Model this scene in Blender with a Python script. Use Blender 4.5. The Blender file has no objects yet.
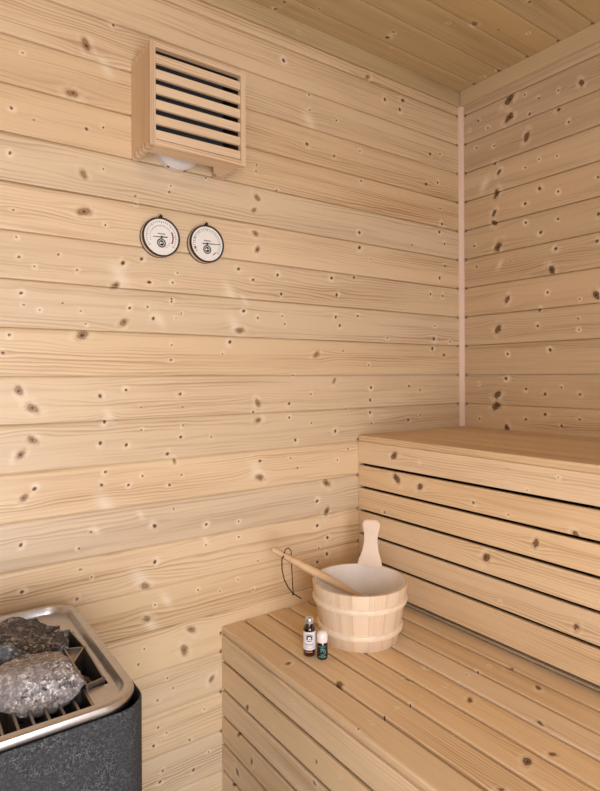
import bpy, bmesh, math, random
import numpy as np
from mathutils import Vector, Matrix, noise as mnoise
PI = math.pi
rad = math.radians
scene = bpy.context.scene
COL = scene.collection

KNOTS = {
  'wall_back': [(-1.2669,1.8187,0.0088,1), (-1.2077,1.8849,0.0045,0), (-1.2963,1.7057,0.0087,1), (-1.4167,1.6406,0.0041,0), (-1.3743,1.627,0.0025,0), (-1.2679,1.6346,0.0044,0), (-1.2311,1.6471,0.0034,0), (-1.3953,1.7603,0.0031,0), (-1.2743,1.5342,0.0066,1), (-1.2322,1.554,0.0029,0), (-1.1593,1.5066,0.0035,0), (-1.157,1.4885,0.0028,0), (-1.4195,1.5478,0.0041,0), (-1.414,1.4321,0.0021,0), (-1.2733,1.4521,0.0088,1), (-1.2278,1.4293,0.0034,0), (-1.4084,1.3775,0.0031,0), (-1.4037,1.3369,0.0037,0), (-1.3743,1.3204,0.0031,0), (-1.327,1.3512,0.0032,0), (-1.289,1.322,0.0033,0), (-1.1884,1.3485,0.0057,0), (-1.1451,1.3626,0.0047,0), (-1.2054,1.2956,0.0068,1), (-1.1283,1.3106,0.0042,0), (-1.4,1.2629,0.0041,0), (-1.3953,1.2385,0.0027,0), (-1.3646,1.23,0.0027,0), (-1.3189,1.248,0.0021,0), (-1.2817,1.2331,0.0022,0), (-1.2711,1.2052,0.0026,0), (-1.1734,1.2467,0.0041,0), (-1.1308,1.2519,0.0035,0), (-1.1872,1.2127,0.0069,1), (-1.4223,1.1753,0.0037,0), (-1.2785,1.1807,0.0088,1), (-1.4341,1.1383,0.0041,0), (-1.4047,1.0606,0.0072,1), (-1.3791,1.0246,0.0083,1), (-1.241,1.0462,0.0051,0), (-1.1826,1.0585,0.0041,0), (-1.1475,1.0183,0.0028,0), (-1.2311,0.9877,0.0045,0), (-1.3801,0.9578,0.0073,1), (-1.241,0.9414,0.0049,0), (-1.1826,0.9326,0.0046,0), (-1.1475,0.9648,0.0028,0), (-1.4028,0.9295,0.0072,1), (-1.23,0.8757,0.004,0), (-1.2388,0.8476,0.0045,0), (-1.178,0.8405,0.0041,0), (-1.1451,0.8576,0.0035,0), (-1.3762,0.8551,0.0052,0), (-1.3972,0.838,0.0062,1), (-1.4028,0.7428,0.0045,0), (-1.288,0.7148,0.0033,0), (-1.2626,0.7466,0.0033,0), (-1.2849,0.6684,0.0033,0), (-1.2615,0.6471,0.0029,0), (-1.2922,0.6056,0.0039,0), (-1.4009,0.6454,0.0045,0), (-1.1404,0.6006,0.007,1), (-0.979,1.5841,0.0032,0), (-0.8321,1.6476,0.0032,0), (-0.8337,1.6314,0.0034,0), (-0.8306,1.5618,0.0066,1), (-0.8398,1.5272,0.0053,1), (-0.8367,1.4643,0.0061,1), (-0.8306,1.4241,0.0066,1), (-0.8879,1.3664,0.0052,0), (-0.8444,1.342,0.0047,0), (-0.7673,1.3628,0.0049,0), (-0.7559,1.3121,0.0049,0), (-1.056,1.339,0.0029,0), (-1.0688,1.3149,0.0036,0), (-1.1235,1.3099,0.0035,0), (-1.0714,1.275,0.0036,0), (-1.0764,1.5312,0.0036,0), (-1.0714,1.5465,0.0029,0), (-0.769,1.5932,0.0033,0), (-0.8731,1.2585,0.0052,0), (-0.8306,1.2426,0.004,0), (-0.7527,1.2524,0.0035,0), (-0.7445,1.2309,0.0036,0), (-0.885,1.2072,0.0078,1), (-0.9142,1.1765,0.0056,0), (-1.0739,1.1284,0.0036,0), (-0.9357,1.1453,0.0025,0), (-0.7161,1.0912,0.0028,0), (-1.0509,1.0463,0.0044,0), (-1.0444,1.0146,0.0032,0), (-0.8321,1.0175,0.0074,1), (-0.8459,0.9942,0.004,0), (-0.8306,0.9711,0.0066,1), (-0.7312,1.0129,0.005,0), (-0.7312,0.9744,0.0041,0), (-0.7111,0.9111,0.005,0), (-1.0444,0.9696,0.0032,0), (-1.0496,0.942,0.0044,0), (-0.968,0.9366,0.0033,0), (-1.0599,1.23,0.0029,0), (-1.047,1.2416,0.0029,0), (-1.1174,1.2257,0.0047,0), (-1.0714,1.2678,0.0031,0), (-1.0714,1.1645,0.0024,0), (-1.084,0.9037,0.0048,0), (-1.0663,0.8853,0.0048,1), (-1.0483,0.8497,0.0032,0), (-1.079,0.829,0.0043,0), (-0.8259,0.8634,0.0048,0), (-0.8275,0.8198,0.008,1), (-0.7279,0.8627,0.0033,0), (-0.7043,0.8328,0.0036,0), (-1.1162,0.7367,0.0059,0), (-0.9831,0.7194,0.0045,0), (-0.8909,0.7128,0.0034,0), (-0.8909,0.6727,0.0034,0), (-0.9845,0.6686,0.003,0), (-1.1162,0.6519,0.0052,0), (-0.8337,0.5995,0.0026,0), (-1.0688,0.7701,0.0029,0), (-0.8938,0.5633,0.0031,0), (-0.9456,0.5452,0.003,0), (-0.849,0.5275,0.0032,0), (-1.0061,0.5613,0.0025,0), (-1.1162,0.5505,0.0031,0), (-1.1356,0.5225,0.007,1), (-1.0234,0.4671,0.0074,1), (-1.0431,0.4237,0.0085,1), (-1.1428,0.4544,0.0023,0), (-1.157,0.4226,0.0035,0), (-0.9707,0.3304,0.0063,1), (-1.0714,0.3404,0.0031,0), (-1.0865,0.3692,0.0024,0), (-1.1113,0.3238,0.0035,0), (-1.1101,0.2596,0.0035,0), (-1.03,0.1999,0.0037,0), (-1.1211,0.2201,0.0042,0), (-0.9899,0.2606,0.0025,0), (-1.089,0.2388,0.0024,0), (-1.099,0.1523,0.0036,0), (-1.0208,0.1228,0.0044,0), (-1.1064,0.1293,0.0043,0), (-0.979,0.1507,0.0025,0), (-0.7445,1.9522,0.006,0), (-0.4356,2.0003,0.0067,1), (-0.6577,1.8824,0.0042,0), (-0.6559,1.8405,0.0037,0), (-0.5594,1.8356,0.0038,0), (-0.6664,1.7418,0.0056,0), (-0.3642,1.9515,0.0063,0), (-0.2848,1.9704,0.0071,0), (-0.2983,1.9379,0.0064,0), (-0.1576,1.8271,0.006,0), (-0.1078,1.8382,0.0041,0), (-0.4681,1.767,0.0036,0), (-0.5688,1.7296,0.0044,0), (-0.1771,1.7232,0.0066,0), (-0.1204,1.7392,0.0051,0), (-0.464,1.6771,0.0045,0), (-0.1002,1.6021,0.0061,0), (-0.1129,1.5732,0.0061,0), (-0.0875,1.5359,0.0051,0), (-0.4721,1.5202,0.006,0), (-0.4721,1.475,0.0066,0), (-0.2458,1.5119,0.0039,0), (-0.0849,1.4611,0.0051,0), (-0.1129,1.4175,0.0061,0), (-0.58,1.3726,0.0058,0), (-0.4939,1.3824,0.0054,0), (-0.5613,1.3247,0.0058,0), (-0.1576,1.3598,0.005,0), (-0.0977,1.3578,0.0051,0), (-0.5651,1.2602,0.0053,0), (-0.4801,1.2679,0.0045,0), (-0.55,1.236,0.0053,0), (-0.3577,1.206,0.0038,0), (-0.1379,1.2539,0.004,0), (-0.1428,1.2101,0.0067,0), (-0.0617,1.2025,0.0045,0), (-0.1502,1.178,0.0067,0), (-0.1078,1.6535,0.0034,0), (-0.4274,1.4455,0.0031,0), (-0.6364,1.1494,0.0071,1), (-0.5386,1.1614,0.0035,0), (-0.4356,1.1208,0.0037,0), (-0.0926,1.1573,0.0061,0), (-0.5726,1.0733,0.0058,1), (-0.4274,1.052,0.0055,0), (-0.4315,1.0139,0.0055,0), (-0.262,1.0542,0.0048,0), (-0.2106,1.0403,0.0043,0), (-0.6559,1.0373,0.0034,0), (-0.5251,0.9914,0.003,0), (-0.6559,0.9553,0.0034,0), (-0.4315,0.9756,0.0055,0), (-0.4253,0.9432,0.0037,0), (-0.2666,0.9446,0.0058,0), (-0.2106,0.9582,0.0039,0), (-0.5688,0.9274,0.0058,0), (-0.5213,0.8711,0.0036,0), (-0.5613,0.8421,0.0035,0), (-0.6021,0.7795,0.0086,1), (-0.6364,0.7321,0.0057,0), (-0.6021,0.6973,0.0086,1), (-0.6364,0.6621,0.0057,0), (-0.5996,0.6216,0.0058,0), (-0.6021,0.5748,0.0058,0), (-0.6364,0.5584,0.0051,0), (-0.6311,0.5973,0.0037,0), (-1.2256,1.7843,0.009,2), (-1.2211,1.0007,0.0067,2), (-1.23,0.8017,0.0112,2), (-1.1499,0.6166,0.0116,2), (-1.1259,0.5059,0.0094,2), (-0.8367,0.8406,0.0106,2), (-0.8997,1.2208,0.0103,2), (-1.1964,1.3203,0.0114,2), (-1.1014,1.223,0.0071,2), (-0.6594,1.8113,0.0113,2), (-0.9142,1.3047,0.0103,2), (-1.089,0.556,0.0072,2), (-1.2518,0.7493,0.0044,2), (-0.8701,1.2874,0.0052,2), (-0.9845,0.681,0.005,2), (-1.1499,0.7676,0.0046,2)],
  'wall_right': [(-0.194,1.9757,0.0129,1), (-0.194,1.919,0.0113,1), (-0.2536,1.834,0.0094,1), (-0.3608,1.8785,0.006,0), (-0.4293,1.9287,0.0072,1), (-0.2488,1.9685,0.0038,0), (-0.265,1.9017,0.0047,0), (-0.3906,1.8306,0.0044,0), (-0.0741,1.9504,0.0044,0), (-0.1123,1.9129,0.0043,0), (-0.1383,1.7864,0.0059,0), (-0.1547,1.7535,0.0066,1), (-0.1444,1.6842,0.0099,1), (-0.1356,1.6237,0.0079,1), (-0.298,1.6605,0.0061,0), (-0.2488,1.6261,0.0057,0), (-0.2963,1.7516,0.0037,0), (-0.2488,1.7392,0.0038,0), (-0.3545,1.7423,0.0036,0), (-0.3576,1.6353,0.0045,0), (-0.4766,1.5402,0.0056,0), (-0.3567,1.5535,0.0045,0), (-0.4758,1.6445,0.0042,0), (-0.3595,1.936,0.0039,0), (-0.2963,1.939,0.004,0), (-0.1356,1.8451,0.004,0), (-0.0375,1.9329,0.0034,0), (-0.0664,1.8624,0.0041,0), (-0.1356,1.5907,0.0083,1), (-0.2505,1.5664,0.005,0), (-0.301,1.5251,0.0061,0), (-0.0561,1.5297,0.0044,0), (-0.149,1.5089,0.0112,1), (-0.1955,1.4551,0.0032,0), (-0.0643,1.4566,0.0041,0), (-0.3494,1.4667,0.006,0), (-0.3355,1.4045,0.0103,1), (-0.4722,1.4651,0.0056,0), (-0.1823,1.3323,0.0081,1), (-0.3226,1.3385,0.0049,0), (-0.4683,1.3142,0.0085,1), (-0.2957,1.2877,0.0055,0), (-0.2897,1.2389,0.0049,0), (-0.1471,1.238,0.0099,1), (-0.4185,1.2193,0.0038,0), (-0.4214,1.3073,0.0035,0), (-0.4164,1.2513,0.0035,0), (-0.1837,1.1562,0.0049,0), (-0.33,1.164,0.006,0), (-0.1771,1.0769,0.0065,0), (-0.1444,1.0232,0.0099,1), (-0.1394,0.9845,0.0119,1), (-0.2488,1.0441,0.0047,0), (-0.3128,1.0299,0.0055,0), (-0.3654,1.0508,0.0036,0), (-0.4214,1.0314,0.0043,0), (-0.3128,0.9677,0.0055,0), (-0.2474,0.9488,0.0047,0), (-0.3648,0.936,0.0048,0), (-0.4199,0.9593,0.0043,0), (-0.1797,0.9165,0.0097,1), (-0.0741,0.9407,0.0044,0), (-0.0712,1.0581,0.0034,0), (-0.0965,1.727,0.0101,2), (-0.1547,1.4488,0.0066,2)],
  'upper_top': [(-0.3446,-0.1689,0.0042,0), (-0.4067,-0.3351,0.0051,0), (-0.4075,-0.4044,0.0037,0), (-0.6074,-0.3066,0.0046,0), (-0.5729,-0.4149,0.0036,0), (-0.1378,-0.4144,0.0035,0), (-0.2873,-0.3239,0.0028,0)],
  'upper_front': [(-0.1512,0.8651,0.0084,1), (-0.1597,0.803,0.0097,1), (-0.2469,0.7937,0.008,1), (-0.2438,0.8572,0.0027,0), (-0.4176,0.7811,0.0048,0), (-0.1121,0.6993,0.0051,0), (-0.5095,0.8751,0.003,0), (-0.6328,0.8732,0.0027,0), (-0.5607,0.8357,0.0026,0), (-0.5136,0.7718,0.0034,0), (-0.6687,0.7635,0.0057,1), (-0.5799,0.7219,0.007,1), (-0.4536,0.6599,0.0089,1), (-0.5105,0.8416,0.0023,0), (-0.4901,0.5648,0.0035,0), (-0.67,0.5722,0.0061,1), (-0.106,0.9026,0.0043,0)],
  'lower_top': [(-0.4563,-0.7428,0.0052,1), (-0.4434,-0.6777,0.0043,0), (-0.5149,-0.6994,0.0037,0), (-0.5764,-0.7005,0.0059,1), (-0.5178,-0.6003,0.0043,0), (-0.5515,-0.5333,0.0054,1), (-0.5178,-0.559,0.0026,0), (-0.5149,-0.6619,0.0037,0), (-0.5131,-0.6295,0.0032,0), (-0.6298,-0.5525,0.0057,1), (-0.6971,-0.6576,0.0051,1), (-0.7592,-0.718,0.0053,1), (-0.7441,-0.7707,0.0074,1), (-0.5176,-0.8048,0.0023,0), (-0.7569,-0.8586,0.0046,1), (-0.5141,-0.7692,0.002,0), (-0.2533,-0.9103,0.0055,1), (-0.3835,-0.8695,0.0066,1), (-0.5155,-0.8356,0.0019,0), (-0.5181,-0.873,0.0024,0), (-0.5177,-0.9066,0.0022,0), (-0.5177,-0.9365,0.0023,0), (-0.554,-0.9591,0.0052,2)],
  'lower_front': [(-0.0699,0.3954,0.0037,0), (-0.3217,0.4124,0.0031,0), (-0.1291,0.3116,0.0052,1), (-0.0834,0.2222,0.0053,1), (-0.1477,0.1935,0.006,1), (-0.0789,0.1303,0.0058,1), (-0.3983,0.3335,0.0039,1), (-0.47,0.3453,0.0028,0), (-0.3924,0.2859,0.0039,1), (-0.2425,0.3247,0.0022,0), (-0.0577,0.09,0.0061,1)],
  'ceiling': [(-0.7803,-0.0149,0.0054,0), (-0.7764,-0.0523,0.0053,0), (-0.6837,-0.0825,0.004,0), (-0.4435,-0.0944,0.0073,0), (-0.4471,-0.124,0.0052,0), (-0.3975,-0.0684,0.0036,0), (-0.2882,-0.2813,0.007,1), (-0.3524,-0.2407,0.0034,0), (-0.2092,-0.3018,0.0043,0), (-0.1269,-0.3421,0.0037,0), (-0.2463,-0.4234,0.0053,0), (-0.0076,-0.0701,0.0051,0), (-0.0322,-0.1157,0.005,0), (-0.0296,-0.1718,0.0048,0)],
}


CEIL = 2.072          # ceiling height
UP = 0.910           # top of the upper bench
LO = 0.455            # top of the lower bench
UX = -0.4805          # front plane of the upper bench
LX = -0.9415          # front plane of the lower bench
YEND = -2.02         # unseen wall behind the camera, with the added window opening
XEND = -2.12         # wall on the heater side, out of frame

# ------------------------------------------------------------------ materials
def new_mat(name):
    m = bpy.data.materials.new(name)
    m.use_nodes = True
    nt = m.node_tree
    nt.nodes.clear()
    out = nt.nodes.new('ShaderNodeOutputMaterial')
    b = nt.nodes.new('ShaderNodeBsdfPrincipled')
    nt.links.new(b.outputs[0], out.inputs[0])
    return m, nt, b

class G:
    """short helper to wire node graphs"""
    def __init__(s, nt): s.nt = nt
    def n(s, t, **k):
        x = s.nt.nodes.new(t)
        for a, v in k.items(): setattr(x, a, v)
        return x
    def put(s, sock, v):
        if hasattr(v, 'is_output') or hasattr(v, 'links'): s.nt.links.new(v, sock)
        else: sock.default_value = v
    def m(s, op, a, b=0.0, c=0.0):
        x = s.n('ShaderNodeMath', operation=op)
        s.put(x.inputs[0], a); s.put(x.inputs[1], b)
        if op in ('MULTIPLY_ADD', 'SMOOTH_MIN', 'SMOOTH_MAX', 'WRAP'): s.put(x.inputs[2], c)
        return x.outputs[0]
    def vec(s, x, y, z):
        c = s.n('ShaderNodeCombineXYZ')
        s.put(c.inputs[0], x); s.put(c.inputs[1], y); s.put(c.inputs[2], z)
        return c.outputs[0]
    def noise(s, v, scale=1.0, detail=2.0, rough=0.5, dist=0.0):
        x = s.n('ShaderNodeTexNoise')
        s.put(x.inputs['Vector'], v)
        x.inputs['Scale'].default_value = scale; x.inputs['Detail'].default_value = detail
        x.inputs['Roughness'].default_value = rough; x.inputs['Distortion'].default_value = dist
        return x.outputs[0]
    def ss(s, v, a, b, lo=0.0, hi=1.0):
        x = s.n('ShaderNodeMapRange', interpolation_type='SMOOTHSTEP')
        s.put(x.inputs[0], v)
        s.put(x.inputs[1], a); s.put(x.inputs[2], b)
        x.inputs[3].default_value = lo; x.inputs[4].default_value = hi
        return x.outputs[0]
    def mix(s, f, a, b, mode='MIX'):
        x = s.n('ShaderNodeMix', data_type='RGBA', blend_type=mode)
        s.put(x.inputs[0], f); s.put(x.inputs[6], a); s.put(x.inputs[7], b)
        return x.outputs[2]

def lin(c):
    return tuple(((v/255)/12.92 if v/255 <= 0.04045 else ((v/255+0.055)/1.055)**2.4) for v in c) + (1.0,)

def grain_nodes(g, u, v, b, light, dark, ringstr, pitch=150.0, cath=7.0, stripe=0.35, var=1.0):
    """spruce grain: u along the board, v across, b board number"""
    low = g.noise(g.vec(g.m('MULTIPLY', u, 1.1), g.m('MULTIPLY', v, 9.0), g.m('MULTIPLY', b, 7.31)), 1.0, 3.0, 0.5)
    wob = g.noise(g.vec(g.m('MULTIPLY', u, 7.0), g.m('MULTIPLY', v, 22.0), g.m('MULTIPLY', b, 3.7)), 1.0, 2.0, 0.5)
    ph = g.m('ADD', g.m('MULTIPLY', v, pitch), g.m('MULTIPLY', low, cath))
    ph = g.m('ADD', ph, g.m('MULTIPLY', wob, 0.9))
    fr = g.m('FRACT', ph)
    late = g.m('MULTIPLY', g.ss(fr, 0.25, 0.88), g.ss(fr, 1.0, 0.9))
    amp = g.ss(g.noise(g.vec(g.m('MULTIPLY', u, 1.4), g.m('MULTIPLY', v, 26.0), g.m('MULTIPLY', b, 5.1)), 1.0, 3.0), 0.4, 0.72, 0.08, 1.15)
    late = g.m('MULTIPLY', late, amp)
    fib = g.noise(g.vec(g.m('MULTIPLY', u, 9.0), g.m('MULTIPLY', v, 520.0), b), 1.0, 2.0, 0.6)
    streak = g.noise(g.vec(g.m('MULTIPLY', u, 2.2), g.m('MULTIPLY', v, 75.0), g.m('MULTIPLY', b, 2.9)), 1.0, 3.0, 0.6)
    tone = g.noise(g.vec(g.m('MULTIPLY', u, 1.6), g.m('MULTIPLY', v, 10.0), g.m('MULTIPLY', b, 9.7)), 1.0, 2.0)
    f = g.m('MULTIPLY', late, ringstr)
    f = g.m('ADD', f, g.m('MULTIPLY', g.ss(streak, 0.45, 0.8), stripe))
    f = g.m('ADD', f, g.m('MULTIPLY', g.m('SUBTRACT', fib, 0.5), 0.35))
    f = g.m('ADD', f, g.m('MULTIPLY', g.m('SUBTRACT', tone, 0.5), 0.8))
    cl = g.n('ShaderNodeClamp'); g.put(cl.inputs[0], f)
    col = g.mix(cl.outputs[0], light, dark)
    # board to board variation
    wn = g.n('ShaderNodeTexWhiteNoise', noise_dimensions='1D'); g.put(wn.inputs['W'], b)
    hs = g.n('ShaderNodeHueSaturation')
    g.put(hs.inputs['Color'], col)
    g.put(hs.inputs['Value'], g.m('ADD', g.m('MULTIPLY', wn.outputs[0], 0.13*var), 1.0-0.065*var))
    sp = g.n('ShaderNodeSeparateColor'); g.put(sp.inputs[0], wn.outputs[1])
    g.put(hs.inputs['Saturation'], g.m('ADD', g.m('MULTIPLY', sp.outputs[1], 0.22*var), 1.0-0.11*var))
    return hs.outputs[0], cl.outputs[0], fib

def board_wood(name, light, dark, ringstr=0.55, rough=0.5, knotcol=(140, 96, 60), darkcol=(70, 42, 24), pitch=150.0, stripe=0.35, spec=0.4, smudgecol=(168, 132, 88), big=1.0):
    m, nt, bs = new_mat(name)
    g = G(nt)
    a = g.n('ShaderNodeAttribute', attribute_name='grain')
    sx = g.n('ShaderNodeSeparateXYZ'); g.put(sx.inputs[0], a.outputs['Vector'])
    col, f, fib = grain_nodes(g, sx.outputs[0], sx.outputs[1], sx.outputs[2], lin(light), lin(dark), ringstr, pitch, stripe=stripe)
    k = g.n('ShaderNodeAttribute', attribute_name='knot')
    ks = g.n('ShaderNodeSeparateXYZ'); g.put(ks.inputs[0], k.outputs['Vector'])
    kd, kb, kp = ks.outputs[0], ks.outputs[1], ks.outputs[2]
    tc = g.n('ShaderNodeTexCoord')
    nz = g.noise(tc.outputs['Object'], 160.0, 2.0, 0.6)
    kd = g.m('ADD', kd, g.m('MULTIPLY', g.m('SUBTRACT', nz, 0.5), 0.5))
    nz2 = g.noise(tc.outputs['Object'], 34.0, 1.0)
    nz3 = g.noise(tc.outputs['Object'], 75.0, 2.0)
    kd = g.m('ADD', kd, g.m('MULTIPLY', g.m('SUBTRACT', nz3, 0.5), g.m('MULTIPLY', kb, 1.5)))
    # pale halo, stronger on one side
    nohalo = g.m('GREATER_THAN', kp, -0.5)
    halo = g.m('MULTIPLY', g.m('MULTIPLY', g.ss(kd, 3.6, 0.9), nohalo), g.ss(nz2, 0.38, 0.66, 0.05, 0.62))
    col = g.mix(halo, col, lin((248, 234, 212)))
    col = g.mix(g.m('MULTIPLY', g.m('MAXIMUM', kp, 0.0), 0.5), col, lin((250, 240, 222)))
    # soft brown shade of the grain that bends round a big knot
    smudge = g.m('MULTIPLY', g.m('MULTIPLY', g.ss(kd, 2.2, 0.7), kb), 0.65)
    col = g.mix(smudge, col, lin(smudgecol))
    # big knots : brown ring with a core, small knots : a dark dot
    ring = g.m('MULTIPLY', g.ss(kd, 1.2, 0.85), g.m('ADD', g.m('MULTIPLY', kb, 0.45*big-0.2), 0.45))
    col = g.mix(ring, col, lin(knotcol))
    rim = g.m('MULTIPLY', g.m('MULTIPLY', g.ss(kd, 1.15, 0.95), g.ss(kd, 0.6, 0.85)), g.m('MULTIPLY', kb, 0.55*big))
    col = g.mix(rim, col, lin(darkcol))
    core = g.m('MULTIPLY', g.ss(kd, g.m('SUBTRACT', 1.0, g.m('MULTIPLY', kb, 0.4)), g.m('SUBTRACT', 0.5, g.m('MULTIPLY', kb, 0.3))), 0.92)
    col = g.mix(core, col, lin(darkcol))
    nt.links.new(col, bs.inputs['Base Color'])
    bs.inputs['Roughness'].default_value = rough
    bs.inputs['Specular IOR Level'].default_value = spec
    bp = g.n('ShaderNodeBump'); bp.inputs['Strength'].default_value = 0.25; bp.inputs['Distance'].default_value = 0.0006
    g.put(bp.inputs['Height'], g.m('SUBTRACT', fib, g.m('MULTIPLY', f, 0.6)))
    nt.links.new(bp.outputs[0], bs.inputs['Normal'])
    return m

def object_wood(name, light, dark, axis='Z', ringstr=0.5, rough=0.55, staves=0, pitch=190.0):
    """wood on turned or shaped things: grain runs along an object axis"""
    m, nt, bs = new_mat(name)
    g = G(nt)
    tc = g.n('ShaderNodeTexCoord')
    sx = g.n('ShaderNodeSeparateXYZ'); g.put(sx.inputs[0], tc.outputs['Object'])
    X, Y, Z = sx.outputs
    if staves:
        ang = g.m('ARCTAN2', Y, X)
        t = g.m('MULTIPLY', g.m('ADD', ang, PI), staves/(2*PI))
        b = g.m('FLOOR', t)
        u, v = Z, g.m('MULTIPLY', ang, 0.11)
    else:
        b = 3.0
        if axis == 'Z': u, v = Z, g.m('ADD', X, g.m('MULTIPLY', Y, 0.6))
        elif axis == 'X': u, v = X, g.m('ADD', Y, g.m('MULTIPLY', Z, 0.7))
        else: u, v = Y, g.m('ADD', X, g.m('MULTIPLY', Z, 0.7))
    col, f, fib = grain_nodes(g, u, v, b, lin(light), lin(dark), ringstr, pitch, var=0.35)
    if staves:
        fr = g.m('FRACT', t)
        d = g.m('MINIMUM', fr, g.m('SUBTRACT', 1.0, fr))
        col = g.mix(g.ss(d, 0.02, 0.004, 0.0, 0.35), col, lin((120, 80, 50)))
    nt.links.new(col, bs.inputs['Base Color'])
    bs.inputs['Roughness'].default_value = rough
    return m

def plain(name, col, rough=0.5, metal=0.0, noise_amt=0.0, nscale=60.0, bump=0.0, coat=0.0):
    m, nt, bs = new_mat(name)
    g = G(nt)
    tc = g.n('ShaderNodeTexCoord')
    nz = g.noise(tc.outputs['Object'], nscale, 3.0, 0.6)
    c = lin(col)
    d = tuple(x*(1-noise_amt) for x in c[:3]) + (1,)
    l = tuple(min(1, x*(1+noise_amt)) for x in c[:3]) + (1,)
    nt.links.new(g.mix(g.ss(nz, 0.3, 0.7), d, l), bs.inputs['Base Color'])
    bs.inputs['Roughness'].default_value = rough
    bs.inputs['Metallic'].default_value = metal
    bs.inputs['Coat Weight'].default_value = coat
    if bump:
        bp = g.n('ShaderNodeBump'); bp.inputs['Strength'].default_value = 0.5; bp.inputs['Distance'].default_value = bump
        g.put(bp.inputs['Height'], nz); nt.links.new(bp.outputs[0], bs.inputs['Normal'])
    return m

W_WALL = board_wood('spruce_wall_boards', (228, 203, 170), (164, 123, 82), 0.5, 0.42, spec=0.5, pitch=115, big=0.45)
W_RIGHT_SHADED = board_wood('spruce_wall_boards_right_shaded', (209, 184, 154), (152, 119, 87), 0.45, 0.5, knotcol=(96, 62, 42))  # same boards toned darker, painting in the shade on the right wall
W_CEIL = board_wood('spruce_ceiling_boards', (200, 176, 136), (148, 118, 78), 0.5, 0.5)
W_BENCH = board_wood('spruce_bench_slats', (230, 203, 168), (170, 129, 88), 0.45, 0.45, knotcol=(112, 66, 36), darkcol=(62, 36, 20))
W_TRIM = object_wood('trim_wood', (206, 184, 152), (170, 142, 108), 'Y', 0.35)
W_TRIMX = object_wood('trim_wood_long', (214, 188, 160), (180, 146, 114), 'X', 0.35)
W_BATTEN = object_wood('batten_wood', (232, 208, 192), (212, 182, 162), 'Z', 0.2)
W_LAMP = object_wood('lamp_panel_wood', (222, 196, 166), (172, 136, 104), 'Z', 0.6, pitch=230)
W_LAMPX = object_wood('lamp_slat_wood', (228, 203, 173), (182, 145, 110), 'X', 0.6, pitch=230)
W_BUCKET = object_wood('bucket_staves', (236, 213, 188), (194, 158, 126), 'Z', 0.6, staves=18, pitch=260)
W_HOOP = plain('hoop_wood', (240, 220, 198), 0.4, noise_amt=0.06)
W_HANDLE = object_wood('pale_handle_wood', (240, 222, 206), (222, 196, 174), 'Z', 0.25)
W_LADLE = object_wood('ladle_wood', (218, 186, 148), (188, 148, 108), 'X', 0.4)
W_CUP = object_wood('ladle_cup_wood', (176, 120, 66), (128, 80, 40), 'Z', 0.5)
M_LINER = plain('bucket_liner', (238, 230, 226), 0.45, noise_amt=0.04, nscale=20)
M_DARKV = plain('slat_gap_shade', (24, 16, 10), 0.9)  # near-black, stands in for the shade behind the bench slats
M_STEEL = plain('brushed_steel', (196, 194, 196), 0.36, 1.0, 0.05, 90)
M_STEELD = plain('brushed_steel_inner', (158, 150, 142), 0.42, 1.0, 0.1, 70)
M_BLACK = plain('black_metal', (14, 15, 18), 0.5)
M_DARKIN = plain('lamp_interior_shade', (52, 36, 28), 0.6)  # dark brown, stands in for the shade inside the lamp box
M_GLASSD = plain('smoked_glass_dome', (54, 56, 62), 0.12, coat=0.5)
M_PORC = plain('pale_lamp_base', (222, 214, 212), 0.35)
M_BEZEL = plain('dial_bezel_dark', (46, 30, 26), 0.35)
M_CHROME = plain('dial_case_metal', (216, 206, 196), 0.25, 0.9)
M_INK = plain('ink_black', (28, 26, 28), 0.6)
M_INKG = plain('ink_grey', (104, 102, 108), 0.7)
M_RED = plain('ink_dark_red', (150, 60, 62), 0.6)
M_PINK = plain('ink_pink', (226, 150, 150), 0.6)
M_WHITE = plain('label_white', (238, 236, 242), 0.5)
M_DIAL = plain('dial_face_white', (240, 238, 236), 0.45)
M_CAP = plain('white_cap', (244, 238, 242), 0.3, coat=0.4)
M_SCAP = plain('silver_cap', (206, 208, 212), 0.25, 0.7)
M_TEALB = plain('label_dark_green', (16, 30, 30), 0.45)
M_TEAL = plain('ink_teal', (110, 172, 172), 0.5)
M_CORD = plain('black_leather_cord', (30, 20, 18), 0.6)
M_FLOOR = plain('grey_floor', (150, 142, 134), 0.6, noise_amt=0.1, nscale=12)

def mat_amber(name, col):
    m, nt, b = new_mat(name)
    b.inputs['Base Color'].default_value = lin(col)
    b.inputs['Roughness'].default_value = 0.08
    b.inputs['Coat Weight'].default_value = 1.0
    b.inputs['Subsurface Weight'].default_value = 0.0
    return m
M_AMBER = mat_amber('amber_glass', (40, 14, 6))
M_GREENG = mat_amber('dark_bottle_glass', (12, 22, 20))

def mat_granite(name, base, light, dark, scale=260, rough=0.8, bump=0.0012):
    m, nt, bs = new_mat(name)
    g = G(nt)
    tc = g.n('ShaderNodeTexCoord')
    P = tc.outputs['Object']
    vo = g.n('ShaderNodeTexVoronoi'); g.put(vo.inputs['Vector'], P); vo.inputs['Scale'].default_value = scale
    sc = g.n('ShaderNodeSeparateColor'); g.put(sc.inputs[0], vo.outputs['Color'])
    n1 = g.noise(P, scale*0.35, 4.0, 0.7)
    n2 = g.noise(P, 22.0, 3.0, 0.6, 1.0)
    c = g.mix(g.ss(sc.outputs[0], 0.35, 0.95), lin(base), lin(light))
    c = g.mix(g.ss(n1, 0.55, 0.40, 0, 0.9), c, lin(dark))
    c = g.mix(g.ss(n2, 0.62, 0.42, 0, 0.65), c, lin(base))
    nt.links.new(c, bs.inputs['Base Color'])
    bs.inputs['Roughness'].default_value = rough
    bp = g.n('ShaderNodeBump'); bp.inputs['Strength'].default_value = 0.9; bp.inputs['Distance'].default_value = bump
    g.put(bp.inputs['Height'], g.m('ADD', n1, g.m('MULTIPLY', n2, 1.5))); nt.links.new(bp.outputs[0], bs.inputs['Normal'])
    return m
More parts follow.
